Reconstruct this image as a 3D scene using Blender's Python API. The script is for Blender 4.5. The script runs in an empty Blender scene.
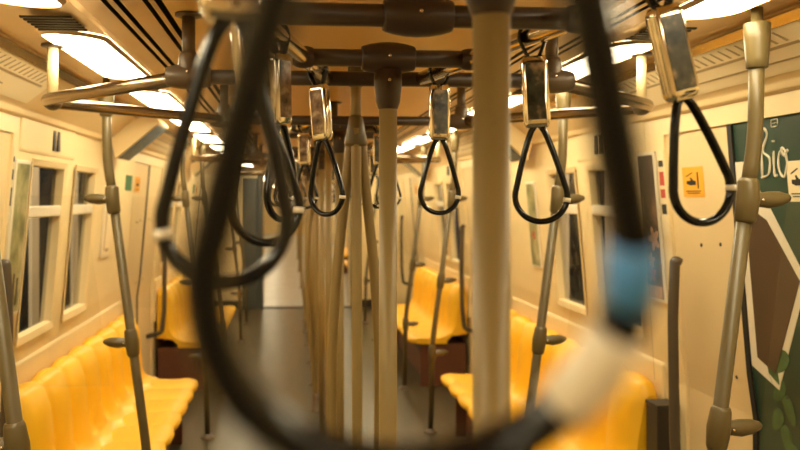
import bpy, bmesh, math, random
from mathutils import Vector, Matrix
random.seed(4)
SC = bpy.context.scene
COL = SC.collection
PI = math.pi
DOORS = [-.70, 2.48, 6.03, 9.58]      # door centres along the car
D0 = 2.48
RAIL_Z = 1.95
CEIL = 2.106
END_Y = 11.7

# ------------------------------------------------------------------ materials
def mat(name, col, rough=.5, metal=0., spec=.5, coat=0., noise=0., nscale=8., bump=0., bscale=60., stretch=None, emit=None, estr=0.):
    m = bpy.data.materials.new(name); m.use_nodes = True
    nt = m.node_tree; b = nt.nodes['Principled BSDF']
    b.inputs['Base Color'].default_value = (*col, 1)
    b.inputs['Roughness'].default_value = rough
    b.inputs['Metallic'].default_value = metal
    b.inputs['Specular IOR Level'].default_value = spec
    b.inputs['Coat Weight'].default_value = coat
    if emit:
        b.inputs['Emission Color'].default_value = (*emit, 1)
        b.inputs['Emission Strength'].default_value = estr
    if noise or bump:
        tc = nt.nodes.new('ShaderNodeTexCoord'); mp = nt.nodes.new('ShaderNodeMapping')
        nt.links.new(tc.outputs['Object'], mp.inputs['Vector'])
        if stretch: mp.inputs['Scale'].default_value = stretch
    if noise:
        n = nt.nodes.new('ShaderNodeTexNoise'); n.inputs['Scale'].default_value = nscale
        n.inputs['Detail'].default_value = 5
        nt.links.new(mp.outputs['Vector'], n.inputs['Vector'])
        r = nt.nodes.new('ShaderNodeMapRange')
        r.inputs[1].default_value = .3; r.inputs[2].default_value = .7
        r.inputs[3].default_value = 1 - noise; r.inputs[4].default_value = 1 + noise
        nt.links.new(n.outputs['Fac'], r.inputs[0])
        mx = nt.nodes.new('ShaderNodeVectorMath'); mx.operation = 'SCALE'
        mx.inputs[0].default_value = col
        nt.links.new(r.outputs[0], mx.inputs['Scale'])
        nt.links.new(mx.outputs[0], b.inputs['Base Color'])
    if bump:
        n2 = nt.nodes.new('ShaderNodeTexNoise'); n2.inputs['Scale'].default_value = bscale
        nt.links.new(mp.outputs['Vector'], n2.inputs['Vector'])
        bp = nt.nodes.new('ShaderNodeBump'); bp.inputs['Strength'].default_value = bump
        bp.inputs['Distance'].default_value = .01
        nt.links.new(n2.outputs['Fac'], bp.inputs['Height'])
        nt.links.new(bp.outputs[0], b.inputs['Normal'])
    return m

def glass_mat(name, tint, refl=.5, rough=.02):
    m = bpy.data.materials.new(name); m.use_nodes = True
    nt = m.node_tree; nt.nodes.remove(nt.nodes['Principled BSDF'])
    out = nt.nodes['Material Output']
    tr = nt.nodes.new('ShaderNodeBsdfTransparent'); tr.inputs[0].default_value = (*tint, 1)
    gl = nt.nodes.new('ShaderNodeBsdfGlossy'); gl.inputs['Roughness'].default_value = rough
    fr = nt.nodes.new('ShaderNodeFresnel'); fr.inputs['IOR'].default_value = 1.45
    ml = nt.nodes.new('ShaderNodeMath'); ml.operation = 'MULTIPLY'; ml.inputs[1].default_value = refl
    mx = nt.nodes.new('ShaderNodeMixShader')
    nt.links.new(fr.outputs[0], ml.inputs[0]); nt.links.new(ml.outputs[0], mx.inputs[0])
    nt.links.new(tr.outputs[0], mx.inputs[1]); nt.links.new(gl.outputs[0], mx.inputs[2])
    nt.links.new(mx.outputs[0], out.inputs[0])
    return m

def splotch_mat(name, cols, scale, rough=.35, seed=0.):
    """printed picture: soft irregular patches of a few inks"""
    m = bpy.data.materials.new(name); m.use_nodes = True
    nt = m.node_tree; b = nt.nodes['Principled BSDF']; b.inputs['Roughness'].default_value = rough
    tc = nt.nodes.new('ShaderNodeTexCoord'); mp = nt.nodes.new('ShaderNodeMapping')
    mp.inputs['Location'].default_value = (seed, seed * 1.7, seed * .6)
    nt.links.new(tc.outputs['Object'], mp.inputs['Vector'])
    n = nt.nodes.new('ShaderNodeTexNoise'); n.inputs['Scale'].default_value = scale; n.inputs['Detail'].default_value = 3
    nt.links.new(mp.outputs['Vector'], n.inputs['Vector'])
    cr = nt.nodes.new('ShaderNodeValToRGB'); e = cr.color_ramp.elements
    k = len(cols)
    e[0].position = .3; e[0].color = (*cols[0], 1)
    e[1].position = .7; e[1].color = (*cols[-1], 1)
    for i in range(1, k - 1):
        q = e.new(.3 + .4 * i / (k - 1)); q.color = (*cols[i], 1)
    nt.links.new(n.outputs['Fac'], cr.inputs[0]); nt.links.new(cr.outputs[0], b.inputs['Base Color'])
    return m

M = {}
M['floor'] = mat('floor_vinyl', (.072, .058, .030), .32, noise=.22, nscale=3, stretch=(3, .5, 1), bump=.04, bscale=30)
M['cream'] = mat('cream_panel', (.84, .67, .37), .38, noise=.04, nscale=2)
M['cove_cream'] = mat('cove_cream', (.74, .55, .28), .4, noise=.05, nscale=2)
M['cream_dark'] = mat('cream_door', (.78, .60, .33), .36, noise=.04, nscale=2)
M['ceiling'] = mat('ceiling_orange', (.92, .58, .19), .30, noise=.06, nscale=2, stretch=(4, .4, 1))
M['cove'] = mat('cove_metal', (.66, .46, .21), .28, .5, noise=.08, nscale=3)
M['black'] = mat('black_plastic', (.012, .011, .011), .35)
M['slot'] = mat('grille_black', (.02, .015, .01), .5)
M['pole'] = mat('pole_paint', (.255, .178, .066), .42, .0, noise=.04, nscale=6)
M['sidepole'] = mat('side_pole_shaded', (.105, .074, .026), .42, .0, noise=.04, nscale=6)  # darker copy of the pole paint; the dimmer light is in the colour
M['clamp'] = mat('clamp_taupe', (.13, .09, .055), .36, .1)
M['rail'] = mat('rail_taupe', (.085, .062, .040), .4)
M['bar'] = mat('bar_brown', (.050, .031, .021), .38, .1)
M['clampg'] = mat('clamp_gold', (.112, .080, .030), .34, .0)
M['steel'] = mat('polished_steel', (.62, .52, .38), .2, 1., noise=.05, nscale=5)
M['armsteel'] = mat('dull_steel', (.42, .33, .235), .27, 1., noise=.05, nscale=5)
M['chrome'] = mat('chrome', (.80, .72, .58), .10, 1.)
M['seat'] = mat('seat_yellow', (.95, .53, .017), .45, coat=.1, noise=.04, nscale=3)
M['maroon'] = mat('maroon_panel', (.13, .045, .022), .45, noise=.1)
M['darkbox'] = mat('dark_panel', (.028, .022, .018), .5)
M['strap'] = mat('strap_black', (.006, .0065, .008), .16, spec=.35)
M['joint'] = mat('joint_white', (.85, .78, .64), .3)
M['blue'] = mat('grip_glow_blue', (.09, .34, .85), .3)  # blue light on the near grip, put into a colour
M['glass'] = glass_mat('window_glass', (.70, .70, .68), .22)
M['clear'] = glass_mat('screen_glass', (.985, .985, .975), .4)
M['rubber'] = mat('rubber', (.012, .011, .010), .6)
M['green'] = mat('ad_green', (.018, .052, .034), .42, noise=.25, nscale=4)
M['brown'] = mat('ad_brown', (.085, .052, .030), .4, noise=.12, nscale=3)
M['adwhite'] = mat('ad_white', (.80, .72, .56), .4)
M['leaf'] = mat('ad_leaf', (.055, .13, .045), .45, noise=.3, nscale=30)
M['orange'] = mat('sticker_orange', (.90, .42, .03), .45)
M['ink'] = mat('ink_black', (.015, .013, .012), .5)
M['red'] = mat('label_red', (.50, .05, .025), .45)
M['sgreen'] = mat('sticker_green', (.03, .16, .07), .45)
M['paper'] = mat('paper_cream', (.86, .72, .46), .45)
M['mapgrey'] = mat('map_ink', (.42, .30, .15), .5)
M['screen'] = mat('display_blue', (.10, .17, .25), .15)
M['tunnel'] = mat('tunnel_wall', (.004, .004, .004), .9, spec=.1)
M['column'] = mat('platform_column', (.72, .58, .38), .6)
M['diffuser'] = mat('lamp_diffuser', (1, .95, .85), .4, emit=(1., .86, .55), estr=20.)
M['poster_flower'] = splotch_mat('poster_dark', [(.02, .018, .015), (.06, .04, .03), (.30, .17, .09)], 5, seed=3.1)
M['poster_green'] = splotch_mat('poster_olive', [(.12, .13, .05), (.34, .32, .14), (.62, .54, .32)], 9, seed=5.)
M['petal'] = mat('poster_petal', (.62, .38, .22), .45, noise=.25, nscale=25)
M['petal_red'] = mat('poster_red', (.42, .07, .03), .45, noise=.2, nscale=25)
M['tagpic'] = [splotch_mat('tag_picture_%s' % n, c, 28, .25, s) for n, c, s in (
    ('dark', [(.012, .014, .012), (.06, .065, .05), (.50, .33, .20)], 1.),
    ('brown', [(.04, .02, .012), (.20, .11, .05), (.62, .46, .28)], 7.),
    ('teal', [(.015, .022, .022), (.09, .09, .065), (.55, .38, .22)], 11.))]

# ------------------------------------------------------------------ mesh tools
class MB:
    def __init__(s): s.v = []; s.f = []; s.mi = []; s.sm = []
    def add(s, vs, fs, mi=0, smooth=True):
        o = len(s.v); s.v += [tuple(v) for v in vs]
        for f in fs: s.f.append(tuple(i + o for i in f)); s.mi.append(mi); s.sm.append(smooth)
        return s
    def box(s, x0, x1, y0, y1, z0, z1, mi=0):
        vs = [(x, y, z) for x in (x0, x1) for y in (y0, y1) for z in (z0, z1)]
        return s.add(vs, [(0,1,3,2),(4,6,7,5),(0,4,5,1),(2,3,7,6),(0,2,6,4),(1,5,7,3)], mi, False)
    def tube(s, pts, r, n=14, closed=False, cap=True, mi=0, flat=None):
        """sweep; r number or list; flat=(a,b) scales the section along frame axes"""
        P = [Vector(p) for p in pts]; k = len(P)
        R = r if isinstance(r, (list, tuple)) else [r] * k
        T = []
        for i in range(k):
            if closed: t = P[(i + 1) % k] - P[i - 1]
            else: t = P[min(i + 1, k - 1)] - P[max(i - 1, 0)]
            if t.length < 1e-9: t = Vector((0, 0, 1))
            T.append(t.normalized())
        up = Vector((0, 1, 0)) if abs(T[0].y) < .9 else Vector((1, 0, 0))
        u = (up - T[0] * up.dot(T[0])).normalized()
        vs = []
        for i in range(k):
            u = (u - T[i] * u.dot(T[i]))
            u = u.normalized() if u.length > 1e-6 else T[i].orthogonal().normalized()
            w = T[i].cross(u)
            a, b = flat or (1, 1)
            for j in range(n):
                t = 2 * PI * j / n
                vs.append(P[i] + u * (R[i] * a * math.cos(t)) + w * (R[i] * b * math.sin(t)))
        fs = []
        for i in range(k if closed else k - 1):
            i2 = (i + 1) % k
            for j in range(n):
                j2 = (j + 1) % n
                fs.append((i * n + j, i * n + j2, i2 * n + j2, i2 * n + j))
        s.add(vs, fs, mi, True)
        if cap and not closed:
            o = len(s.v) - k * n
            s.f.append(tuple(o + j for j in reversed(range(n)))); s.mi.append(mi); s.sm.append(False)
            s.f.append(tuple(o + (k - 1) * n + j for j in range(n))); s.mi.append(mi); s.sm.append(False)
        return s
    def poly(s, pts, off, mi=0):
        """polygon pts extruded by vector off"""
        n = len(pts); off = Vector(off)
        a = [Vector(p) for p in pts]; b = [p + off for p in a]
        fs = [tuple(range(n)), tuple(range(2 * n - 1, n - 1, -1))]
        fs += [(i, n + i, n + (i + 1) % n, (i + 1) % n) for i in range(n)]
        return s.add(a + b, fs, mi, False)
    def grid(s, rows, mi=0, smooth=True):
        n = len(rows[0]); vs = [p for r in rows for p in r]
        fs = [(i * n + j, i * n + j + 1, (i + 1) * n + j + 1, (i + 1) * n + j) for i in range(len(rows) - 1) for j in range(n - 1)]
        return s.add(vs, fs, mi, smooth)
    def xform(s, mtx):
        s.v = [tuple(mtx @ Vector(v)) for v in s.v]; return s
    def mesh(s, name, mats):
        me = bpy.data.meshes.new(name); me.from_pydata(s.v, [], s.f)
        for m in (mats if isinstance(mats, (list, tuple)) else [mats]): me.materials.append(m)
        for p, mi, sm in zip(me.polygons, s.mi, s.sm): p.material_index = mi; p.use_smooth = sm
        bm = bmesh.new(); bm.from_mesh(me); bmesh.ops.recalc_face_normals(bm, faces=bm.faces); bm.to_mesh(me); bm.free()
        return me
    def build(s, name, mats, parent=None, bevel=0., solid=0., subsurf=0):
        o = bpy.data.objects.new(name, s.mesh(name, mats)); COL.objects.link(o)
        if parent is not None: o.parent = parent
        if solid:
            q = o.modifiers.new('solid', 'SOLIDIFY'); q.thickness = solid; q.offset = 0
        if bevel:
            q = o.modifiers.new('bevel', 'BEVEL'); q.width = bevel; q.segments = 2; q.limit_method = 'ANGLE'
        if subsurf:
            q = o.modifiers.new('sub', 'SUBSURF'); q.levels = subsurf; q.render_levels = subsurf
        return o

def fillet(pts, rad, n=6):
    P = [Vector(p) for p in pts]; out = [P[0]]
    for i in range(1, len(P) - 1):
        a, b, c = P[i - 1], P[i], P[i + 1]
        d1, d2 = (a - b), (c - b)
        r = min(rad, d1.length * .49, d2.length * .49)
        p, q = b + d1.normalized() * r, b + d2.normalized() * r
        for j in range(n + 1):
            t = j / n; out.append((1 - t) ** 2 * p + 2 * t * (1 - t) * b + t * t * q)
    out.append(P[-1]); return out

def lathe(mb, p0, axis, prof, n=16, mi=0):
    """prof: list of (distance along axis, radius)"""
    p0 = Vector(p0); ax = Vector(axis).normalized()
    return mb.tube([p0 + ax * d for d, r in prof], [r for d, r in prof], n, mi=mi)

def empty(name, loc=(0, 0, 0)):
    o = bpy.data.objects.new(name, None); o.empty_display_size = .1; COL.objects.link(o); o.location = loc; return o
def tag(o, label, cat, group=None):
    o['label'] = label; o['category'] = cat
    if group: o['group'] = group
    return o
def struct(o): o['kind'] = 'structure'; return o
def copy_tree(o, parent=None):
    c = o.copy(); COL.objects.link(c)
    if parent is not None: c.parent = parent
    for ch in list(o.children): copy_tree(ch, c)
    return c
ORD = ['', 'first', 'second', 'third', 'fourth', 'fifth', 'sixth', 'seventh', 'eighth', 'ninth', 'tenth', 'eleventh',
       'twelfth', 'thirteenth', 'fourteenth', 'fifteenth', 'sixteenth', 'seventeenth', 'eighteenth', 'nineteenth', 'twentieth']
SIDE = {-1: 'left', 1: 'right'}

# ------------------------------------------------------------------ wall profile
PROF = [(0, 1.365), (.9, 1.362), (1.05, 1.340), (1.80, 1.275), (1.90, 1.267), (2.0, 1.262)]
def wx(z):
    for (z0, x0), (z1, x1) in zip(PROF, PROF[1:]):
        if z <= z1: return x0 + (x1 - x0) * (z - z0) / (z1 - z0)
    return PROF[-1][1]
DOOR_H = 1.90; DHW = .60
Y0 = -1.9
def wins(D):      # windows of the seat bay that follows door D: offsets from the door centre
    return [(D + .82, D + 1.30), (D + 1.47, D + 1.90)]

def make_wall(sd):
    cuts = []
    for D in DOORS: cuts.append((D - DHW, D + (.50 if sd == 1 and D == D0 else DHW), 0, DOOR_H))
    for D in DOORS[:3]:
        for a, b in wins(D): cuts.append((a, b, 1.05, 1.80))
    cuts.sort()
    ys = sorted({Y0, END_Y} | {c for q in cuts for c in q[:2]})
    mb = MB()
    zs = [0, .9, 1.05, 1.80, 1.90, 2.0]
    for a, b in zip(ys, ys[1:]):
        for z0, z1 in zip(zs, zs[1:]):
            ym, zm = (a + b) / 2, (z0 + z1) / 2
            if any(c[0] < ym < c[1] and c[2] < zm < c[3] for c in cuts): continue
            x0, x1 = wx(z0), wx(z1)
            mb.add([(sd * x0, a, z0), (sd * x0, b, z0), (sd * x1, b, z1), (sd * x1, a, z1),
                    (sd * (x0 + .05), a, z0), (sd * (x0 + .05), b, z0), (sd * (x1 + .05), b, z1), (sd * (x1 + .05), a, z1)],
                   [(0,1,2,3), (7,6,5,4), (0,4,5,1), (2,6,7,3), (0,3,7,4), (1,5,6,2)], 0, False)
    o = mb.build('wall_' + SIDE[sd], M['cream'])
    struct(o)
for sd in (-1, 1): make_wall(sd)

# floor, ceiling, end walls
fl = MB().box(-1.44, 1.44, Y0, END_Y - .01, -.08, 0)
struct(fl.build('floor', M['floor']))

def ceil_profile():
    # right half from the centre outward: (x, z, material to next)
    out = [(0, 2.106, 0)]
    for a, b in ((.505, .522), (.536, .550), (.602, .617), (.632, .646)):
        out += [(a, 2.106, 2), (a, 2.135, 2), (b, 2.135, 2), (b, 2.106, 1)]
    return out + [(.70, 2.105, 1), (.735, 2.118, 1), (.96, 2.135, 1), (1.03, 2.14, 1), (1.06, 2.135, 1)]
def make_ceiling(name, y0, y1):
    mb = MB(); pr = ceil_profile()
    for sd in (-1, 1):
        for (x0, z0, m), (x1, z1, _) in zip(pr, pr[1:]):
            mm = m
            mb.add([(sd * x0, y0, z0), (sd * x1, y0, z1), (sd * x1, y1, z1), (sd * x0, y1, z0)], [(0, 1, 2, 3)], mm, False)
    mb.box(-1.45, 1.45, y0, y1, 2.2, 2.24, 1)
    struct(mb.build(name, [M['ceiling'], M['cove'], M['slot']]))
make_ceiling('ceiling', Y0, END_Y)
n = 0
def make_trim(mb, m, bevel=0.):
    global n
    n += 1
    return struct(mb.build('trim_%d' % n, m, bevel=bevel))
for sd in (-1, 1):     # sloped cove with its bottom ledge
    make_trim(MB().poly([(sd * 1.05, Y0, 2.14), (sd * 1.235, Y0, 1.995), (sd * 1.24, Y0, 1.972), (sd * 1.30, Y0, 1.955), (sd * 1.33, Y0, 2.2), (sd * 1.05, Y0, 2.2)],
                        (0, END_Y - Y0, 0)), M['cove_cream'], .004)
    make_trim(MB().poly([(sd * 1.06, Y0, 2.131), (sd * 1.085, Y0, 2.112), (sd * 1.078, Y0, 2.104), (sd * 1.053, Y0, 2.123)], (0, END_Y - Y0, 0)), M['steel'])
    # lower dado panel and sill ledge along the seat bays
    for D in DOORS[:3]:
        make_trim(MB().poly([(sd * 1.386, D + .66, 1.0), (sd * 1.345, D + .66, .95), (sd * 1.345, D + .66, .60), (sd * 1.386, D + .66, .60)], (0, 2.23 if D > 0 else 1.87, 0)), M['cream'], .008)
        # header box over the windows
        make_trim(MB().poly([(sd * 1.31, D + .66, 1.82), (sd * 1.265, D + .66, 1.835), (sd * 1.255, D + .66, 1.975), (sd * 1.30, D + .66, 1.975)], (0, .78, 0)), M['cream'], .012)
        q = MB()
        for yy in (1.07, 1.13): q.box(*sorted((sd * 1.254, sd * 1.264)), D + yy, D + yy + .032, 1.86, 1.95)
        make_trim(q, M['slot'])

# end bulkheads
bk = MB()
bk.box(-1.44, -.66, END_Y, END_Y + .1, 0, 2.2); bk.box(.68, 1.44, END_Y, END_Y + .1, 0, 2.2); bk.box(-.66, .68, END_Y, END_Y + .1, 2.0, 2.2)
struct(bk.build('wall_end', M['cream']))
struct(MB().box(-1.44, 1.44, Y0 - .06, Y0, 0, 2.2).build('wall_back', M['cream']))
# gangway frame, darker posts
gw = MB()
gw.box(-.92, -.70, END_Y - .09, END_Y, 0, 1.95); gw.box(-.70, -.62, END_Y - .05, END_Y + .55, 0, 2.0)
gw.box(.70, .78, END_Y - .05, END_Y + .55, 0, 2.0); gw.box(-.62, .70, END_Y + .1, END_Y + .55, 2.0, 2.06)
make_trim(gw, mat('gangway_grey', (.06, .065, .06), .45), .006)
make_trim(MB().box(-.62, .70, END_Y - .03, END_Y + .1, 0, .012), M['darkbox'])
make_trim(MB().box(.70, 1.36, END_Y - .03, END_Y - .001, 0, .12), M['darkbox'])
make_trim(MB().box(-1.36, -.93, END_Y - .03, END_Y - .001, 0, .12), M['darkbox'])
# next car
fb = mat('floor_next_lit', (.46, .45, .42), .3, noise=.12, nscale=3)  # paler than the main floor: the next car's brighter light is in the colour
struct(MB().box(-1.44, 1.44, END_Y + .0, 36, -.08, -.001).build('floor_next_car', fb))
make_ceiling('ceiling_next_car', END_Y + .1, 36)
for sd in (-1, 1):
    struct(MB().box(*sorted((sd * 1.385, sd * 1.44)), END_Y + .1, 36, 0, 2.2).build('wall_' + SIDE[sd] + '_next_car', M['cream']))
struct(MB().box(-1.44, 1.44, 36, 36.1, 0, 2.2).build('wall_far', M['cream']))

# outside: dark tunnel wall, pale platform columns seen through the windows
for sd in (-1, 1):
    struct(MB().box(*sorted((sd * 2.6, sd * 2.7)), Y0, END_Y, -1, 3).build('tunnel_wall', M['tunnel']))
k = 0
for sd in (-1, 1):
    for D in DOORS[:3]:
        for i, (a, b) in enumerate(wins(D)):
            c = (a + b) / 2
            yy = (1.39 if sd < 0 else 1.29) * c
            o = MB().box(*sorted((sd * 1.72, sd * 1.74)), yy + (-.22 if sd < 0 else -.06), yy + (-.09 if sd < 0 else .07), -.5, 2.6).build('platform_column', M['column'])
            tag(o, 'pale column outside the %s of the %s bay on the %s side' % (('nearer window', 'further window')[i], ORD[DOORS.index(D) + 1], SIDE[sd]), 'column', 'columns outside the windows')

# ------------------------------------------------------------------ windows
wn = 0
def make_window(sd, a, b):
    global wn
    wn += 1
    r = struct(empty('window_%d' % wn, (sd * 1.34, (a + b) / 2, 1.05)))
    cy = (a + b) / 2
    def loc(mb): mb.v = [(x - sd * 1.34, y - cy, z - 1.05) for x, y, z in mb.v]; return mb
    def P(y, z, d=0): return (sd * (wx(z) + d), y, z)
    fr = MB(); w = .014
    rings = []
    for (y0, y1, z0, z1, d) in ((a - .012, b + .012, 1.035, 1.815, -.012), (a + w, b - w, 1.05 + w * 1.3, 1.80 - w, -.004), (a + w, b - w, 1.05 + w * 1.3, 1.80 - w, .035)):
        rings.append([P(y0, z0, d), P(y1, z0, d), P(y1, z1, d), P(y0, z1, d)])
    vs = [p for q in rings for p in q]; fs = []
    for i in range(2):
        for j in range(4): fs.append((i*4+j, i*4+(j+1)%4, i*4+4+(j+1)%4, i*4+4+j))
    fr.add(vs, fs, 0, False)
    loc(fr).build('frame', M['cream'], r, solid=.006, bevel=.004)
    g = MB().add([P(a + .01, 1.06, .03), P(b - .01, 1.06, .03), P(b - .01, 1.79, .03), P(a + .01, 1.79, .03)], [(0,1,2,3)], 0, False)
    loc(g).build('glass', M['glass'], r)
    z = 1.565
    t = MB().add([P(a + w, z, -.006), P(b - w, z, -.006), P(b - w, z + .05, -.006), P(a + w, z + .05, -.006),
                  P(a + w, z, .028), P(b - w, z, .028), P(b - w, z + .05, .028), P(a + w, z + .05, .028)],
                 [(0,1,2,3), (4,5,6,7), (0,1,5,4), (3,2,6,7), (0,3,7,4), (1,2,6,5)], 0, False)
    loc(t).build('transom', M['adwhite'], r, bevel=.006)
for sd in (-1, 1):
    for D in DOORS[:3]:
        for a, b in wins(D): make_window(sd, a, b)

# ------------------------------------------------------------------ doors
def wall_patch(sd, pts, d, th=.0025):
    """flat print on the door / wall face: pts are (y,z); d = how far proud of the wall, inward"""
    mb = MB()
    return mb.poly([(sd * (wx(z) - d), y, z) for y, z in pts], (-sd * th, 0, 0))
LEAF = -.012          # leaf face sits 3 cm behind the wall face
def rect(y0, y1, z0, z1): return [(y0, z0), (y1, z0), (y1, z1), (y0, z1)]
dn = 0
def hand_sticker(sd, root, yc, zc, s, paper, d, asp=1.):
    st = MB(); th = .0012
    st = wall_patch(sd, rect(yc - .5 * s * asp, yc + .5 * s * asp, zc - .72 * s, zc + .72 * s), d, th).build('warning_sticker', paper, root)
    ink = MB()
    f = sd                           # mirror so the hand points the way it reads from inside
    def blob(pts): 
        q = wall_patch(sd, [(yc - f * y * s * asp, zc + z * s) for y, z in pts], d + .0013, .001); ink.add(q.v, q.f, 0, False)
    blob([(-.30, -.08), (-.12, -.16), (.14, -.14), (.14, .04), (.02, .08), (-.08, .22), (-.14, .20), (-.10, .06), (-.30, .06)])
    blob([(.22, -.32), (.27, -.32), (.27, .46), (.22, .46)])
    for i, wl in enumerate((.36, .30)):
        blob([(-wl, -.46 - .1 * i), (wl, -.46 - .1 * i), (wl, -.42 - .1 * i), (-wl, -.42 - .1 * i)])
    blob([(-.34, .28), (-.02, .46), (.02, .43), (-.30, .25)])
    ink.build('pictogram', M['ink'], st)

def make_door(sd, D):
    global dn
    dn += 1
    r = struct(empty('door_%d' % dn, (0, 0, 0)))
    ad = (sd == 1 and D == D0)
    S = D + .05 if ad else D
    zs = [.02, .9, 1.05, 1.80, DOOR_H]
    for half in (0, 1):
        y0, y1 = (D - DHW, S - .012) if half == 0 else (S + .012, D + (.50 if ad else DHW))
        mb = MB()
        for z0, z1 in zip(zs, zs[1:]):
            a, b = wx(z0) + .012, wx(z1) + .012
            mb.add([(sd*a, y0, z0), (sd*a, y1, z0), (sd*b, y1, z1), (sd*b, y0, z1), (sd*(a+.03), y0, z0), (sd*(a+.03), y1, z0), (sd*(b+.03), y1, z1), (sd*(b+.03), y0, z1)],
                   [(0,1,2,3), (7,6,5,4), (0,4,5,1), (2,6,7,3), (0,3,7,4), (1,5,6,2)], 0, False)
        lf = mb.build('door_leaf', M['green'] if ad and half == 0 else M['cream_dark'], r)
        sc = MB()
        for yy, zz in ((.17, 1.485), (.30, 1.475), (.14, 1.02)):
            y = D + (yy if half else -yy)
            lathe(sc, (sd * (wx(zz) + .013), y, zz), (-sd, 0, 0), [(0, .007), (.003, .007), (.004, .004)], 10)
        sc.build('screw', M['ink'], lf)
    gk = MB()
    for z0, z1 in zip(zs, zs[1:]):
        a, b = wx(z0) + .008, wx(z1) + .008
        gk.add([(sd*a, S-.013, z0), (sd*a, S+.013, z0), (sd*b, S+.013, z1), (sd*b, S-.013, z1)], [(0,1,2,3)], 0, False)
    gk.build('rubber_seal', M['rubber'], r, solid=.006)
    # upright grab rail at the far jamb
    for s2 in (1,):
        y = D + (.345 if ad else .42)
        g = MB(); x = 1.235
        g.tube(fillet([(sd * (x + .018), y, 1.405), (sd * x, y, 1.415), (sd * (x - .008), y, 1.2), (sd * (x + .0), y, .72), (sd * (x + .02), y, .55), (sd * 1.375, y, .52)], .035), .0195, 14)
        g.build('grab_rail', M['rail'], r)
    if not ad:
        hand_sticker(sd, r, D - .40, 1.745, .075, M['orange'], LEAF + .001, 2.2)
        if sd < 0: wall_patch(sd, rect(D - .86, D - .67, 1.70, 1.80), .0005).build('green_sticker', M['sgreen'], r)
    return r
door_main = None
for sd in (-1, 1):
    for D in DOORS:
        q = make_door(sd, D)
        if sd == 1 and D == D0: door_main = q
# the dressed door on the right of the picture
r = door_main
d = LEAF + .001
hand_sticker(1, r, 2.80, 1.71, .078, M['orange'], d, 1.9)
hand_sticker(1, r, 2.195, 1.70, .085, M['paper'], d, 1.2)
# brown hexagon with a pale outline
hexo = [(2.514, 1.77), (2.41, 1.77), (2.41, 1.70), (2.345, 1.62), (2.195, 1.405), (2.375, 1.035), (2.514, 1.085)]
hexi = [(2.476, 1.63), (2.365, 1.58), (2.225, 1.40), (2.385, 1.085), (2.476, 1.12)]
wall_patch(1, hexo, d, .002).build('pale_outline', M['adwhite'], r)
wall_patch(1, hexi, d + .002, .0015).build('brown_panel', M['brown'], r)
wall_patch(1, [(2.21, 1.12), (2.16, 1.03), (2.05, 1.10), (2.08, 1.30), (2.13, 1.26)], d, .002).build('pale_outline', M['adwhite'], r)
# leaves
lv = MB()
for i in range(9):
    yc = 2.37 + .035 * math.sin(i * 2.1); zc = .74 + i * .05; a = .5 * (-1) ** i + .2
    pts = []
    for t in range(10):
        th = 2 * PI * t / 10
        u, v = .026 * math.cos(th), .048 * math.sin(th) * (1 - .3 * math.sin(th))
        pts.append((yc + u * math.cos(a) - v * math.sin(a), zc + u * math.sin(a) + v * math.cos(a)))
    q = wall_patch(1, pts, d + .0005 * (i % 3), .001); lv.add(q.v, q.f, 0, False)
lv.build('leaf_print', M['leaf'], r)
# script lettering, drawn as pen strokes on the leaf: B i o
def stroke(mb, pts, rad):
    P = []
    for i in range(len(pts) - 1):
        for t in range(6):
            tt = t / 6; p0 = pts[max(i - 1, 0)]; p1 = pts[i]; p2 = pts[i + 1]; p3 = pts[min(i + 2, len(pts) - 1)]
            P.append(tuple(.5 * ((2 * p1[k]) + (-p0[k] + p2[k]) * tt + (2*p0[k] - 5*p1[k] + 4*p2[k] - p3[k]) * tt**2 + (-p0[k] + 3*p1[k] - 3*p2[k] + p3[k]) * tt**3) for k in (0, 1)))
    P.append(pts[-1])
    Y = lambda u: 2.39 - u * .15           # u runs to the right in the picture, i.e. towards the camera
    Z = lambda v: 1.715 + v * .155
    w3 = [(wx(Z(v)) - d, Y(u), Z(v)) for u, v in P]
    mb.tube(w3, [rad * (.75 + .5 * abs(math.sin(i * .5))) for i in range(len(w3))], 6, flat=(1, .35) if False else None)
tx = MB()
stroke(tx, [(.20, .95), (.17, .5), (.13, .02)], .0035)
stroke(tx, [(.06, .80), (.22, 1.02), (.40, .88), (.22, .55), (.42, .38), (.36, .08), (.10, .0)], .0035)
stroke(tx, [(.58, .52), (.55, .22), (.56, .02), (.64, .04)], .0035)
stroke(tx, [(.60, .70), (.605, .73)], .005)
stroke(tx, [(.88, .55), (.74, .42), (.72, .12), (.86, .0), (.98, .22), (.95, .5), (.84, .56), (.90, .42), (1.04, .52)], .0035)
for seg in ([(.56, 1.14), (.56, 1.0)], [(.56, 1.14), (.78, 1.15)], [(.78, 1.15), (.78, 1.01)], [(.56, 1.0), (.78, 1.01)], [(.60, 1.07), (.74, 1.08)]): stroke(tx, seg, .0012)
tx.build('lettering', M['adwhite'], r)

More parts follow.
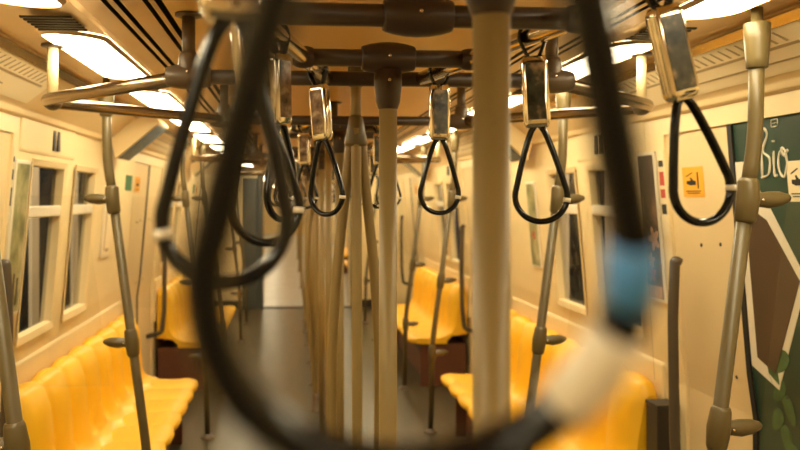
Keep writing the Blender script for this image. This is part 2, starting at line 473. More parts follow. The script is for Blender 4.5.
# notice strip and posters beside the doors
def poster(sd, y0, y1, z0, z1, m, label, extra=None):
    th = .012
    e = empty('poster', (sd * wx(z0), (y0 + y1) / 2, z0)); tag(e, label, 'poster')
    def loc(mb): mb.v = [(x - e.location.x, y - e.location.y, z - e.location.z) for x, y, z in mb.v]; return mb
    b = wall_patch(sd, rect(y0, y1, z0, z1), .0005, th); loc(b).build('frame', M['adwhite'], e, bevel=.003)
    p = wall_patch(sd, rect(y0 + .014, y1 - .014, z0 + .014, z1 - .014), th + .0007, .001); pic = loc(p).build('picture', m, e)
    if extra:
        for nm, mm, shapes in extra:
            q = MB()
            for s in shapes:
                w = wall_patch(sd, s, th + .0018, .0008); q.add(w.v, w.f, 0, False)
            loc(q).build(nm, mm, pic)
    return e
def flower(yc, zc, s, k=5, ph=0.):
    out = []
    for i in range(k):
        a = ph + 2 * PI * i / k; cy, cz = yc + s * .6 * math.cos(a), zc + s * .6 * math.sin(a)
        out.append([(cy + s * (.55 * math.cos(t) * math.cos(a) - .32 * math.sin(t) * math.sin(a)),
                     cz + s * (.55 * math.cos(t) * math.sin(a) + .32 * math.sin(t) * math.cos(a))) for t in [2 * PI * j / 10 for j in range(10)]])
    return out
poster(1, 3.05, 3.215, 1.22, 1.84, M['poster_flower'], 'dark framed poster with pale and red flowers between window and right door',
       [('pale_flower', M['petal'], flower(3.11, 1.48, .046) + flower(3.15, 1.39, .03, 5, .4)), ('red_flower', M['petal_red'], flower(3.15, 1.335, .034, 5, .3)),
        ('caption_strip', M['petal'], [rect(3.07, 3.20, 1.236, 1.285)])])
poster(-1, 3.10, 3.27, 1.18, 1.80, M['poster_green'], 'olive framed poster at the left edge beside the nearest window',
       [('figure', M['poster_flower'], [rect(3.13 + .04 * i, 3.15 + .04 * i, 1.22, 1.33 + .02 * (i % 2)) for i in range(3)])])
poster(1, 4.62, 4.80, 1.22, 1.75, M['poster_green'], 'narrow pale poster on the right wall behind the glass screen and strap',
       [('figure', M['petal_red'], flower(4.71, 1.42, .03))])
poster(-1, 4.62, 4.82, 1.30, 1.72, M['paper'], 'pale blank framed notice on left wall past the second window',
       [('latch_mark', M['mapgrey'], [rect(4.66, 4.68, 1.34, 1.68), rect(4.70, 4.78, 1.33, 1.35)])])
nt_ = empty('notice_strip', (wx(1.58), 3.015, 1.55)); tag(nt_, 'narrow cream strip with red warning labels on right door jamb', 'notice')
def loc2(mb): mb.v = [(x - wx(1.58), y - 3.015, z - 1.55) for x, y, z in mb.v]; return mb
loc2(wall_patch(1, rect(2.985, 3.042, 1.50, 1.84), .0005, .003)).build('backing', M['paper'], nt_)
for nm, z0, z1, mm in (('red_label', 1.70, 1.755, M['red']), ('red_label', 1.65, 1.685, M['red']), ('black_mark', 1.775, 1.80, M['ink']), ('black_mark', 1.585, 1.625, M['ink'])):
    loc2(wall_patch(1, rect(2.995, 3.032, z0, z1), .0037, .001)).build(nm, mm, nt_)
ns2 = empty('notice_strip', (-wx(1.58), 3.35, 1.6)); tag(ns2, 'white strip with black symbols above the poster at the left edge', 'notice')
def loc3(mb): mb.v = [(x + wx(1.58), y - 3.35, z - 1.6) for x, y, z in mb.v]; return mb
ns2.location = (-wx(1.58), 3.06, 1.6)
def loc3(mb): mb.v = [(x + wx(1.58), y - 3.06, z - 1.6) for x, y, z in mb.v]; return mb
loc3(wall_patch(-1, rect(3.082, 3.098, 1.55, 1.85), .0005, .004)).build('backing', M['paper'], ns2)
for z0, z1 in ((1.72, 1.76), (1.62, 1.69), (1.79, 1.81)):
    loc3(wall_patch(-1, rect(3.084, 3.096, z0, z1), .005, .001)).build('black_symbol', M['ink'], ns2)

# dark box between the seat end and the right jamb
for sd, lab in ((1, 'black equipment box on the floor between right seat end and door jamb'), (-1, 'black equipment box on the floor beside left seat end')):
    e = empty('equipment_box', (sd * 1.31, 3.10 if sd > 0 else 3.115, 0)); tag(e, lab, 'box')
    MB().box(-.046, .046, -.028 - (.05 if sd > 0 else 0), .026, 0, .80).build('body', M['darkbox'], e, bevel=.006)
    MB().box(-.048, .048, -.030 - (.05 if sd > 0 else 0), .028, .80, .815).build('lid', M['darkbox'], e, bevel=.004)

# ------------------------------------------------------------------ benches
NL = 8
def make_bench(L):
    """right-hand bench; local origin at floor, near end, against the wall line X=1.34"""
    e = empty('bench_seat')
    NS = 12 * NL
    def prof(v, sc, lob):
        pass
    rows = []
    for j in range(NS + 1):
        y = L * j / NS; ph = (y / L * NL) % 1.0
        bulge = math.sin(PI * ph) ** .5                 # 0 at grooves, 1 at lobe centres
        endr = min(1., min(y, L - y) / .035)
        er = math.sqrt(max(0., 1 - (1 - endr) ** 2))
        top = .85 + .03 * bulge * 1.0 - .03 * (1 - er)
        fx = .058 * bulge
        row = [(1.335, y, .46), (1.335, y, top - .03), (1.322, y, top), (1.300 - .01 * er, y, top + .004 * er), (1.275 - fx * .6, y, top - .02), (1.262 - fx, y, top - .10),
               (1.250 - fx, y, .65), (1.232 - fx * .8, y, .52), (1.195 - fx * .4, y, .468), (1.15, y, .446), (1.09, y, .428)]
        rows.append(row)
    b = MB(); b.grid(rows)
    for rr in (rows[0], rows[-1]): b.add(rr, [tuple(range(len(rr)))], 0, False)
    b.build('backrest', M['seat'], e)
    rows = []
    for j in range(NS + 1):
        y = L * j / NS; ph = (y / L * NL) % 1.0
        bulge = math.sin(PI * ph) ** .6
        endr = min(1., min(y, L - y) / .05); er = math.sqrt(max(0., 1 - (1 - endr) ** 2))
        fr = .845 - .030 * bulge + .045 * (1 - er); dz = -.010 * (1 - bulge)
        rows.append([(1.16, y, .40), (1.20, y, .447 + dz), (1.10, y, .436 + dz), (.98, y, .432 + dz), (.90, y, .438 + dz), (fr + .025, y, .434 + dz), (fr + .004, y, .420),
                     (fr, y, .402), (fr + .008, y, .385), (fr + .05, y, .375), (1.16, y, .375)])
    s = MB(); s.grid(rows)
    for rr in (rows[0], rows[-1]): s.add(rr, [tuple(range(len(rr)))], 0, False)
    s.build('seat_pan', M['seat'], e)
    MB().box(1.0, 1.335, .03, L - .03, 0, .372).build('base', M['maroon'], e, bevel=.004)
    MB().box(.93, .97, .05, L - .05, .30, .373).build('front_rail', M['darkbox'], e)
    for yy in (.04, L - .07): MB().box(.93, 1.335, yy, yy + .03, 0, .372).build('end_panel', M['maroon'], e, bevel=.003)
    return e
def mirror_mesh_tree(o):
    c = o.copy(); COL.objects.link(c)
    for ch in o.children:
        m = ch.copy(); m.data = ch.data.copy()
        m.data.transform(Matrix.Scale(-1, 4, (1, 0, 0))); m.data.flip_normals()
        COL.objects.link(m); m.parent = c
    return c
L = 2.19
bench = make_bench(L)
bench_l = mirror_mesh_tree(bench)
BL = {(1, 0): 'yellow moulded bench beside right door, nearest on the right', (-1, 0): 'yellow fluted bench under the two nearest left windows',
      (1, 1): 'second yellow bench along the right wall behind the nearest one', (-1, 1): 'second yellow bench along left wall past the first door',
      (1, 2): 'furthest yellow bench on the right before the gangway', (-1, 2): 'furthest yellow bench on the left before the gangway'}
used = set()
for sd in (1, -1):
    src = bench if sd == 1 else bench_l
    for i, y in ((0, D0 + .68), (1, DOORS[2] + .68), ):
        o = src if i == 0 else copy_tree(src)
        o.location = (0, y, 0)
        tag(o, BL[(sd, i)], 'bench', 'yellow benches along the car')
# benches of the next car, small in view
for sd, nm in ((1, 'right'), (-1, 'left')):
    for i, y in enumerate((13.1, 16.8)):
        o = copy_tree(bench if sd == 1 else bench_l); o.location = (0, y, 0)
        tag(o, '%s yellow bench on the %s side of the next car beyond the gangway' % (('nearer', 'further')[i], nm), 'bench', 'yellow benches in the next car')

# ------------------------------------------------------------------ straps
def teardrop(w, h, n=44):
    pts = []
    zc = -h + w * .5
    # arms from the apex to the round bottom
    R = w * .5
    a0 = math.asin(min(.99, R / (h - R)))
    for i in range(n + 1):
        t = -(PI / 2 - a0 * .0) ; break
    arc = []
    st = a0; 
    for i in range(25):
        a = st + (-PI - 2 * st) * i / 24          # from right tangent point clockwise through bottom to left
        arc.append((R * math.cos(a), zc + R * math.sin(a)))
    left = arc[-1]; right = arc[0]
    up_r = [(.004 + (right[0] - .004) * (t ** .74), (right[1]) * t) for t in [i / 10 for i in range(1, 10)]]
    up_l = [(-x, z) for x, z in reversed(up_r)]
    return [(.003, 0)] + up_r + arc + up_l + [(-.003, 0)]

STRAPS = {}
def make_strap(extra, w=.094, h=.180, r=.0058, pic=0, blue_glow=False):
    key = (round(extra, 3), w, h, pic, blue_glow)
    if key in STRAPS: return copy_tree(STRAPS[key])
    e = empty('hand_strap')
    # webbing loop over the rail, origin = rail centre
    hk = MB()
    R = .0245
    pts = []
    for i in range(17):
        a = -PI * .18 + (PI * 1.36) * i / 16
        pts.append((R * math.cos(a), 0, R * math.sin(a)))
    pts = [(.005, 0, -.042 - extra)] + [(.014, 0, -.028 - extra * .5)] + pts + [(-.014, 0, -.028 - extra * .5), (-.005, 0, -.042 - extra)]
    hk.tube(pts, .005, 8, flat=(1.9, .7))
    hk.build('hook_loop', M['strap'], e)
    z1 = -.036 - extra; z0 = z1 - .128
    cs = MB(); hw, hd = .0245, .0135
    sec = []
    for z, s in ((z1 + .002, .80), (z1 - .006, .97), (z1 - .012, 1.), (z0 + .012, 1.), (z0 + .006, .97), (z0 - .002, .80)):
        ring = []
        for i in range(24):
            a = 2 * PI * i / 24; c, q = math.cos(a), math.sin(a)
            ring.append((hw * s * math.copysign(abs(c) ** .45, c), hd * s * math.copysign(abs(q) ** .45, q), z))
        sec.append(ring)
    vs = [p for q in sec for p in q]; fs = []
    for i in range(len(sec) - 1):
        for j in range(24): fs.append((i*24+j, i*24+(j+1)%24, (i+1)*24+(j+1)%24, (i+1)*24+j))
    fs.append(tuple(range(24))); fs.append(tuple(range((len(sec)-1)*24, len(sec)*24)))
    cs.add(vs, fs, 0, True)
    case = cs.build('tag_case', M['chrome'], e)
    for y in (-1, 1):
        pm = MB().box(-.0165, .0165, *sorted((y * .0137, y * .0147)), z0 + .012, z1 - .012)
        pm.build('picture_card', M['tagpic'][pic], case, bevel=.0004)
    # teardrop grip
    lp = [(x, 0, z0 + z + .004) for x, z in teardrop(w, h)]
    g = MB(); g.tube(lp, r, 10, flat=(1.25, 1.))
    gr = g.build('grip_loop', M['strap'], e)
    nn = len(lp)
    i0 = 22
    j = MB(); j.tube([lp[14], lp[15], lp[16], lp[17]] if blue_glow else [lp[13], lp[14]], r * 1.22, 10, flat=(1.25, 1.)); j.build('grip_joint', M['joint'], gr)
    if blue_glow:
        j = MB(); j.tube([lp[11], lp[12], lp[13]], r * 1.08, 10, flat=(1.25, 1.)); j.build('grip_painted_glow', M['blue'], gr)  # soft blue glow painted as a coloured section of the grip
    STRAPS[key] = e
    return e

HW = .27
def rail_x(off):   # half width of the centre rails, off = |Y - nearest door centre|
    pts = [(.53, .12), (.82, .18), (1.21, HW), (9, HW)]
    for (a, x0), (b, x1) in zip(pts, pts[1:]):
        if off <= b: return x0 + (x1 - x0) * max(0, off - a) / (b - a)
    return HW
def dist_door(y): return min(abs(y - D) for D in DOORS)
# (side, y, extra length, tilt about Y in degrees, twist about Z, picture)
spots = []
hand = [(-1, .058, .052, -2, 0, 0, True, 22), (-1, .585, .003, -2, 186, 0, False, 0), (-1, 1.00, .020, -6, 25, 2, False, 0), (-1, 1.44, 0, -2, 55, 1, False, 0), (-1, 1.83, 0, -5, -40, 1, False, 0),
        (1, 1.03, .004, -14.5, 10, 2, False, 0), (1, 1.41, .004, -3, -14, 0, False, 0), (1, 1.83, -.004, 0, 4, 2, False, 0)]
for h in hand: spots.append(h)
for D in DOORS[1:]:
    for off in (.70, 1.08, 1.55, 2.02, 2.5, 2.86):
        y = D + off
        if y > END_Y - .3: continue
        for sd in (-1, 1):
            spots.append((sd, y, 0, random.uniform(-4, 4), random.uniform(-25, 25), random.choice((0, 1, 2)), False, 0))
LAB = {0: 'huge blurred black strap loop hanging closest to the camera, with painted blue glow and white joint on its grip', 1: 'large blurred black strap loop at upper left, second nearest',
       2: 'dark strap hanging just behind the large blurred loop at upper left', 3: 'strap with bright chrome tag left of the paired crossbars',
       4: 'strap with chrome tag hanging left of the forking centre poles', 5: 'tilted strap with picture tag in front of the orange door sticker',
       6: 'strap with picture tag just right of the thick blurred pole', 7: 'strap with picture tag between the centre pole and thick blurred pole'}
cnt = {-1: 5, 1: 3}
for i, (sd, y, ex, tilt, tw, pic, glow_on, swing) in enumerate(spots):
    o = make_strap(ex, pic=pic, blue_glow=glow_on, w=.092, h=.20) if i == 1 else make_strap(ex, pic=pic, blue_glow=glow_on) if i else make_strap(ex, pic=pic, blue_glow=glow_on, w=.106, h=.19)
    x = sd * rail_x(dist_door(y))
    if i == 0: x = -.189
    if i == 1: x = -.247
    if i == 5: x += .020
    o.location = (x, y, RAIL_Z)
    o.rotation_euler = (math.radians(swing), math.radians(tilt), math.radians(tw))
    if i < 8: lab = LAB[i]
    else:
        cnt[sd] += 1; lab = '%s black loop strap along the %s centre rail, counted from the camera' % (ORD[cnt[sd]], SIDE[sd])
    tag(o, lab, 'strap', 'black hand straps on the ceiling rails')

# ------------------------------------------------------------------ overhead rails
RR = .0185
def t_fitting(mb, x, y, z, length=.095, r=.034, axis=(1, 0, 0), n=20):
    a = Vector(axis).normalized()
    p = Vector((x, y, z)) - a * length / 2
    prof = [(0, r * .72), (.004, r * .78), (length * .16, r * .9), (length * .34, r), (length * .5, r * 1.02), (length * .66, r), (length * .84, r * .9), (length - .004, r * .78), (length, r * .72)]
    lathe(mb, p, a, prof, n)
def collar(mb, p, d, L=.075, r0=.030, r1=.0215):
    lathe(mb, p, d, [(0, r0), (L * .35, r0), (L * .8, (r0 + r1) / 2 + .001), (L - .004, r1 + .001), (L, r1 - .002)], 20)
def screw(mb, p, d, r=.0035):
    lathe(mb, p, d, [(0, r), (.002, r), (.0025, r * .6)], 10)

def door_ring(D, label):
    e = empty('overhead_door_rail', (0, D, CEIL)); tag(e, label, 'handrail', 'handrail rings over the doors')
    z = RAIL_Z - CEIL
    for y, nm in ((-.53, 'near'), (.53, 'far')):
        MB().tube([(-.46, y, z), (.46, y, z)], RR).build('crossbar', M['bar'], e)
    for sd in (-1, 1):
        arm = MB().tube(fillet([(sd * .46, -.53, z), (sd * 1.0, 0, z), (sd * .46, .53, z)], .12, 10), RR)
        arm.build('side_arm', M['armsteel'], e)
        for y in (-.53, .53):
            f = MB(); t_fitting(f, sd * .46, y, z, .11, .031)
            collar(f, (sd * .46, y, z), (0, 0, 1), .06, .027, .021)
            ft = f.build('joint', M['clamp'], e)
            s = MB(); screw(s, (sd * .46, y - .0315, z + .008), (0, -1, 0)); s.build('screw', M['steel'], ft)
            MB().tube([(sd * .46, y, z + .03), (sd * .46, y, -.004)], .0165).build('ceiling_post', M['clamp'], e)
            fl = MB(); lathe(fl, (sd * .46, y, -.0005), (0, 0, -1), [(0, .034), (.006, .034), (.009, .022)]); fl.build('flange', M['clamp'], e)
        f = MB(); t_fitting(f, sd * .945, 0, z, .06, .028, (0, 1, 0)); f.build('joint', M['clamp'], e)
        MB().tube([(sd * .945, 0, z + .01), (sd * .945, 0, .020)], .0165).build('ceiling_post', M['cream'], e)
        fl = MB(); lathe(fl, (sd * .945, 0, .021), (0, 0, -1), [(0, .034), (.008, .034), (.011, .022)]); fl.build('flange', M['clamp'], e)
for D, l in ((2.48, 'hexagonal steel handrail ring under the ceiling over the nearest doors'), (6.03, 'second hexagonal steel handrail ring, over the second pair of doors'),
             (9.58, 'third hexagonal steel handrail ring, over the furthest doors')): door_ring(D, l)

def seat_rails(Da, Db, label):
    """pair of centre rails from door Da to door Db with their crossbars"""
    c = (Da + Db) / 2
    e = empty('overhead_centre_rail', (0, c, CEIL)); tag(e, label, 'handrail', 'centre rails over the seats')
    z = RAIL_Z - CEIL
    ya, yb = Da - c, Db - c
    for sd in (-1, 1):
        pts = [(.12, ya + .5495), (.18, ya + .82), (HW, ya + 1.21), (HW, yb - 1.21), (.18, yb - .82), (.12, yb - .5495)]
        MB().tube(fillet([(sd * x, y, z) for x, y in pts], .06, 4), RR * .92).build('rail', M['steel'], e)
    for y, hw in ((ya + .82, .18), (ya + 1.21, HW), (yb - 1.21, HW), (yb - .82, .18)):
        MB().tube([(-hw, y, z), (hw, y, z)], RR).build('crossbar', M['bar'], e)
        f = MB(); t_fitting(f, 0, y, z, .115, .034)
        if hw > .2:
            collar(f, (0, y, z), (0, 0, 1), .07, .030, .022)
        ft = f.build('joint', M['bar'], e)
        s = MB(); screw(s, (0, y - .0348, z), (0, -1, 0)); s.build('screw', M['steel'], ft)
        for sd in (-1, 1):
            f = MB(); t_fitting(f, sd * hw, y, z, .05, .0235); f.build('end_clip', M['bar'], e)
        if hw > .2:
            MB().tube([(0, y, z + .03), (0, y, -.003)], .0165).build('ceiling_post', M['clampg'], e)
            fl = MB(); lathe(fl, (0, y, -.0005), (0, 0, -1), [(0, .036), (.006, .036), (.009, .022)]); fl.build('flange', M['bar'], e)
seat_rails(-.70, 2.48, 'pair of steel centre rails with brown crossbars nearest the camera')
seat_rails(2.48, 6.03, 'pair of steel centre rails with brown crossbars behind the forking pole')
seat_rails(6.03, 9.58, 'pair of steel centre rails furthest along the ceiling')

# ------------------------------------------------------------------ centre poles
def straight_pole(y, label, top=RAIL_Z, r=.0195):
    e = empty('centre_pole', (0, y, 0)); tag(e, label, 'pole', 'centre poles down the aisle')
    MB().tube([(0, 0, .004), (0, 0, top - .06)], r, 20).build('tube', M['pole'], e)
    if top < 2:
        f = MB(); collar(f, (0, 0, top - .026), (0, 0, -1), .085, .030, .0205); so = f.build('socket', M['bar'], e)
        s = MB(); screw(s, (0, -.0285, top - .05), (0, -1, 0)); s.build('screw', M['steel'], so)
    else:
        f = MB(); collar(f, (0, 0, top - .001), (0, 0, -1), .09, .026, .021); f.build('socket', M['clampg'], e)
        MB().tube([(0, 0, top - .1), (0, 0, top - .05)], r, 20).build('tube', M['pole'], e)
    f = MB(); lathe(f, (0, 0, .0005), (0, 0, 1), [(0, .05), (.006, .05), (.012, .03), (.03, .022)]); f.build('foot', M['clamp'], e)
def tri_pole(y, label):
    e = empty('forked_pole', (0, y, 0)); tag(e, label, 'pole', 'forked poles in front of the doors')
    MB().tube([(0, 0, 1.86), (0, 0, CEIL - .05)], .0165, 20).build('upper_tube', M['pole'], e)
    f = MB(); collar(f, (0, 0, CEIL - .001), (0, 0, -1), .10, .026, .021); f.build('socket', M['clampg'], e)
    f = MB(); lathe(f, (0, 0, 1.915), (0, 0, -1), [(0, .0175), (.01, .023), (.05, .03), (.09, .037), (.10, .034)]); f.build('hub', M['clampg'], e)
    for i in range(3):
        a = math.radians((180, 8, 268)[i])
        pts = [(.014, 1.87), (.030, 1.70), (.062, 1.42), (.078, 1.15), (.078, .9), (.062, .62), (.032, .33), (.018, .15), (.018, .10)]
        P = []
        for (r0, z0) in pts: P.append((r0 * math.cos(a), r0 * math.sin(a), z0))
        MB().tube(fillet(P, .14, 6), .0165, 16).build('branch', M['pole'], e)
    f = MB(); lathe(f, (0, 0, .0005), (0, 0, 1), [(0, .055), (.006, .055), (.012, .042), (.11, .038), (.14, .034)]); f.build('foot', M['clamp'], e)
PL = [(.80, 'thick blurred pole closest to the camera, right of centre'), (1.66, 'sharp straight centre pole below the brown T-joint crossbar'), (3.30, 'straight pole just behind the nearest forked pole'),
      (4.25, 'straight pole midway between the first and second forked poles'), (5.18, 'straight pole just in front of the second forked pole'),
      (6.88, 'straight pole just behind the second forked pole'), (7.80, 'straight pole midway between second and third forked poles'), (8.73, 'straight pole just in front of the third forked pole'),
      (10.43, 'last straight pole before the gangway')]
for y, l in PL: straight_pole(y, l, top=CEIL if y in (4.25, 7.80) else RAIL_Z)
for y, l in ((2.48, 'pole forking into three bowed tubes, nearest of the forked poles'), (6.03, 'second forked pole with three bowed tubes down the aisle'), (9.58, 'third and furthest forked pole before the gangway')): tri_pole(y, l)
for i, y in enumerate((14.3, 17.5, 21.0)):
    straight_pole(y, '%s pole standing in the next car beyond the gangway' % ORD[i + 1], top=CEIL)

# ------------------------------------------------------------------ bent side poles with clamps, glass screens
def side_pole(sd):
    e = empty('bent_grab_pole')
    xt, xm, xb = .925, .788, .775
    z1, z2 = 1.645, .62
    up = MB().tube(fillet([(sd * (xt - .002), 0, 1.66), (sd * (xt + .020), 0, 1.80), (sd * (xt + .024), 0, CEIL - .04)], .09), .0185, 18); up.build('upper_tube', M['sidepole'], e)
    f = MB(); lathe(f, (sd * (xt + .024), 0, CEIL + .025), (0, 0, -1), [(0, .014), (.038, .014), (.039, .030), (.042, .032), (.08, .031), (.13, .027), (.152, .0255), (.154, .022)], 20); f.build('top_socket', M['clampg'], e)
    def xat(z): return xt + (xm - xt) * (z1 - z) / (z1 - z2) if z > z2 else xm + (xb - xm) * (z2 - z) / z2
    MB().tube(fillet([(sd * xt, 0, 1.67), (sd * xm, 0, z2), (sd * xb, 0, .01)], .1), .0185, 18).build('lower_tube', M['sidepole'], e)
    for z in (1.645, 1.07, .56):
        c = MB(); x = xat(z)
        if z > 1.6:
            c.tube([(sd * (xt + .002), 0, z + .055), (sd * (xt + .001), 0, z + .045), (sd * xt, 0, z), (sd * xat(z - .05), 0, z - .05), (sd * xat(z - .058), 0, z - .058)], [.021, .026, .028, .026, .021], 20)
        else:
            c.tube([(sd * xat(z + .055), 0, z + .055), (sd * xat(z + .045), 0, z + .045), (sd * x, 0, z), (sd * xat(z - .045), 0, z - .045), (sd * xat(z - .055), 0, z - .055)], [.021, .025, .029, .025, .021], 20)
        c.tube([(sd * x, 0, z), (sd * (x + .03), 0, z), (sd * (x + .055), 0, z), (sd * (x + .085), 0, z + .003), (sd * (x + .108), 0, z + .005), (sd * (x + .114), 0, z + .005)], [.017, .018, .022, .019, .010, .003], 16)
        k = c.build('clamp', M['clampg'] if sd else 0, e)
        s = MB(); screw(s, (sd * x + sd * .03, -.0175, z), (0, -1, 0)); s.build('screw', M['steel'], k)
    f = MB(); lathe(f, (sd * xb, 0, .0005), (0, 0, 1), [(0, .048), (.006, .048), (.012, .03), (.03, .022)]); f.build('foot', M['clamp'], e)
    return e
OFF = {(1, 0): .018, (1, 1):  -.045, (-1, 1): .006}
def glass_screen(sd):
    e = MB()
    pts = [(1.034, 1.66), (1.28, 1.66), (1.335, .90), (.938, .90)]
    e.poly([(sd * x, -.003, z - .6) for x, z in pts], (0, .006, 0))
    o = e.build('glass_screen', M['clear']); return o
ys = [D0 - .60, D0 + .62, DOORS[2] - .62, DOORS[2] + .64, DOORS[3] - .62, DOORS[3] + .62]
nmz = ['before the nearest door', 'behind the nearest door', 'before the second door', 'behind the second door', 'before the third door', 'behind the third door']
for sd in (-1, 1):
    p0 = side_pole(sd); g0 = glass_screen(sd)
    for i, y in enumerate(ys):
        p = p0 if i == 0 else copy_tree(p0); p.location = (OFF.get((sd, i), 0), y + (.08 if (sd, i) == (-1, 1) else 0), 0)
        tag(p, 'bent brown grab pole with clamps on the %s, %s' % (SIDE[sd], nmz[i]), 'pole', 'bent grab poles at the seat ends')
        g = g0 if i == 0 else copy_tree(g0); g.location = (OFF.get((sd, i), 0), y + (.08 if (sd, i) == (-1, 1) else 0), .6)
        tag(g, 'clear glass draught screen on the %s held by the pole %s' % (SIDE[sd], nmz[i]), 'glass screen', 'glass screens at the seat ends')

# ------------------------------------------------------------------ ceiling lights
def make_light(sd):
    e = empty('ceiling_light')
    Ln, x0, x1 = .86, .75, .93
    def outline(x0, x1, y0, y1, rr):
        out = []
        for i in range(13): a = PI + PI * i / 12; out.append(((x0 + x1) / 2 + (x1 - x0) / 2 * math.cos(a), y0 + rr + rr * math.sin(a)))
        for i in range(13): a = PI * i / 12; out.append(((x0 + x1) / 2 + (x1 - x0) / 2 * math.cos(a), y1 - rr + rr * math.sin(a)))
        return out
    d = MB(); ol = outline(x0, x1, 0, Ln, .06)
    zf = lambda x: 2.118 + (x - .735) * .0756
    d.poly([(sd * x, y, zf(x) - .010) for x, y in ol], (0, 0, .006)); d.build('diffuser', M['diffuser'], e)
    fr = MB(); o2 = outline(x0 - .012, x1 + .012, -.012, Ln + .012, .066)
    n = len(ol)
    vs = [(sd * x, y, zf(x) - .012) for x, y in ol] + [(sd * x, y, zf(x) - .001) for x, y in o2]
    fr.add(vs, [(i, (i + 1) % n, n + (i + 1) % n, n + i) for i in range(n)], 0, True)
    fr.build('frame', M['cove'], e)
    lv = MB()
    for i in range(6): lv.box(*sorted((sd * .77, sd * .90)), Ln + .10 + .03 * i, Ln + .112 + .03 * i, 2.112, 2.117)
    lv.build('air_louvre', M['slot'], e)
    return e
for sd in (-1, 1):
    src = make_light(sd); i = 0
    y = -1.30; y = 2.27 - 1.183 * 3
    first = True; c = 0
    while y < END_Y - .9:
        o = src if first else copy_tree(src); first = False
        o.location = (0, y, 0); c += 1
        tag(o, '%s glowing ceiling lamp in the %s row, counted from the back of the car' % (ORD[c], SIDE[sd]), 'ceiling light', 'glowing ceiling lamps')
        y += 1.183
    y = END_Y + .5; c = 0
    while y < 35:
        o = copy_tree(src); o.location = (0, y, 0); c += 1
        tag(o, '%s ceiling lamp on the %s in the next car' % (ORD[c], SIDE[sd]), 'ceiling light', 'ceiling lamps of the next car')
        y += 2.366

# ------------------------------------------------------------------ route maps on the cove, door displays
def cove_pt(sd, y, t, d):   # t 0 bottom .. 1 top of the sloped face, d proud
    x = 1.235 + (1.05 - 1.235) * t; z = 1.995 + (2.14 - 1.995) * t
    return (sd * (x - d * .62), y, z - d * .79)
def route_map(sd, y0, y1, label, tile):
    e = empty('route_map', (0, 0, 0)); tag(e, label, 'map', 'route maps on the coves')
    def patch(mb, a, b, t0, t1, d, th=.0012):
        p = [cove_pt(sd, a, t0, d), cove_pt(sd, b, t0, d), cove_pt(sd, b, t1, d), cove_pt(sd, a, t1, d)]
        mb.poly(p, Vector(cove_pt(sd, a, t0, d + th)) - Vector(p[0]))
    b = MB(); patch(b, y0, y1, .12, .92, .0005, .003); b.build('panel', M['paper'], e)
    ln = MB(); patch(ln, y0 + .06, y1 - .06, .50, .54, .0042); patch(ln, y0 + .10, y1 - .35, .30, .325, .0042); ln.build('route_line', M['mapgrey'], e)
    tk = MB(); y = y0 + .09
    while y < y1 - .08:
        p = [cove_pt(sd, y, .57, .0042), cove_pt(sd, y + .012, .57, .0042), cove_pt(sd, y + .03, .74, .0042), cove_pt(sd, y + .022, .74, .0042)]
        tk.poly(p, Vector(cove_pt(sd, y, .57, .0052)) - Vector(p[0])); y += .045
    tk.build('station_ticks', M['mapgrey'], e)
    q = MB(); patch(q, y0 + .015, y0 + .07, .15, .40, .0042); q.build('corner_tile', M['ink'] if tile else M['mapgrey'], e)
route_map(1, 1.90, 3.05, 'pale route map strip slanting above the nearest right door', True)
route_map(-1, 1.90, 3.05, 'pale route map strip slanting above the nearest left door', False)
route_map(1, 5.45, 6.6, 'pale route map strip above the second right door', True)
route_map(-1, 5.45, 6.6, 'pale route map strip above the second left door', False)
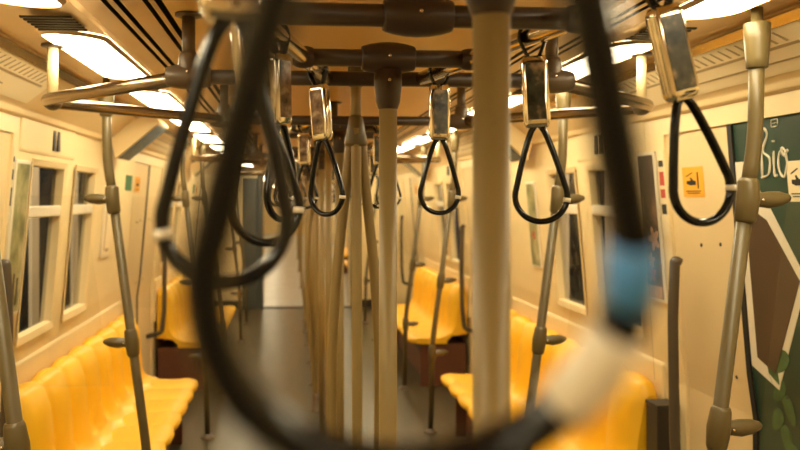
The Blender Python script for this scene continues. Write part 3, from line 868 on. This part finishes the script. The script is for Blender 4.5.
def display(sd, y, label):
    e = empty('door_display', (0, y, 0)); tag(e, label, 'display', 'slanted displays beside the doors')
    pts = [(1.235, 1.99), (1.205, 1.875), (.955, 2.085), (1.0, 2.139), (1.06, 2.133)]
    MB().poly([(sd * x, 0, z) for x, z in pts], (0, .34, 0)).build('casing', M['cream'], e, bevel=.004)
    a, b = Vector((sd * 1.195, .03, 1.881)), Vector((sd * .967, .03, 2.072)); nrm = Vector((-sd * .64, 0, -.77)) * .003
    MB().poly([a, b, b + nrm, a + nrm], (0, .29, 0)).build('screen', M['screen'], e)
for sd in (-1, 1):
    display(sd, 4.54, 'slanted white display box with blue screen under the %s cove, nearer one' % SIDE[sd])
    display(sd, 8.09, 'slanted white display box with blue screen under the %s cove, further one' % SIDE[sd])

# ------------------------------------------------------------------ light from the sky outside is nil; dim warm world
w = bpy.data.worlds.new('world'); SC.world = w; w.use_nodes = True
w.node_tree.nodes['Background'].inputs[0].default_value = (.05, .06, .09, 1)
w.node_tree.nodes['Background'].inputs[1].default_value = .3

for sd in (-1, 1):      # added lights out of view, put in to brighten the columns
    ld = bpy.data.lights.new('added_column_light', 'AREA'); ld.shape = 'RECTANGLE'; ld.size = 9; ld.size_y = .15; ld.energy = 260; ld.color = (1, .85, .62)
    lo = bpy.data.objects.new('added_column_light', ld); COL.objects.link(lo); lo.location = (sd * 1.50, 5.5, 2.75)
    lo.rotation_mode = 'QUATERNION'
    zax = -Vector((sd * .45, 0, -1)).normalized(); xax = Vector((0, 1, 0)); yax = zax.cross(xax)
    lo.rotation_quaternion = Matrix((xax, yax, zax)).transposed().to_quaternion()

# ------------------------------------------------------------------ camera
cd = bpy.data.cameras.new('camera'); cam = bpy.data.objects.new('camera', cd); COL.objects.link(cam)
cam.location = (-.21, 0, 1.65)
yaw = math.radians(4.5)
cam.rotation_euler = (PI / 2, 0, -yaw)
cd.lens = 35.0; cd.sensor_width = 36; cd.clip_start = .01; cd.clip_end = 100
f_px = 800 / 36 * 35
cd.shift_x = (110 - f_px * math.tan(yaw)) / 800
cd.shift_y = -27 / 800
cd.dof.use_dof = True; cd.dof.focus_distance = 1.7; cd.dof.aperture_fstop = 4.0
SC.camera = cam
SC.view_settings.view_transform = 'Standard'; SC.view_settings.look = 'None'
SC.view_settings.gamma = 1; SC.view_settings.use_curve_mapping = False
SC.view_settings.exposure = 0.03
SC.cycles.max_bounces = 10; SC.cycles.transparent_max_bounces = 24
SC.cycles.use_denoising = True
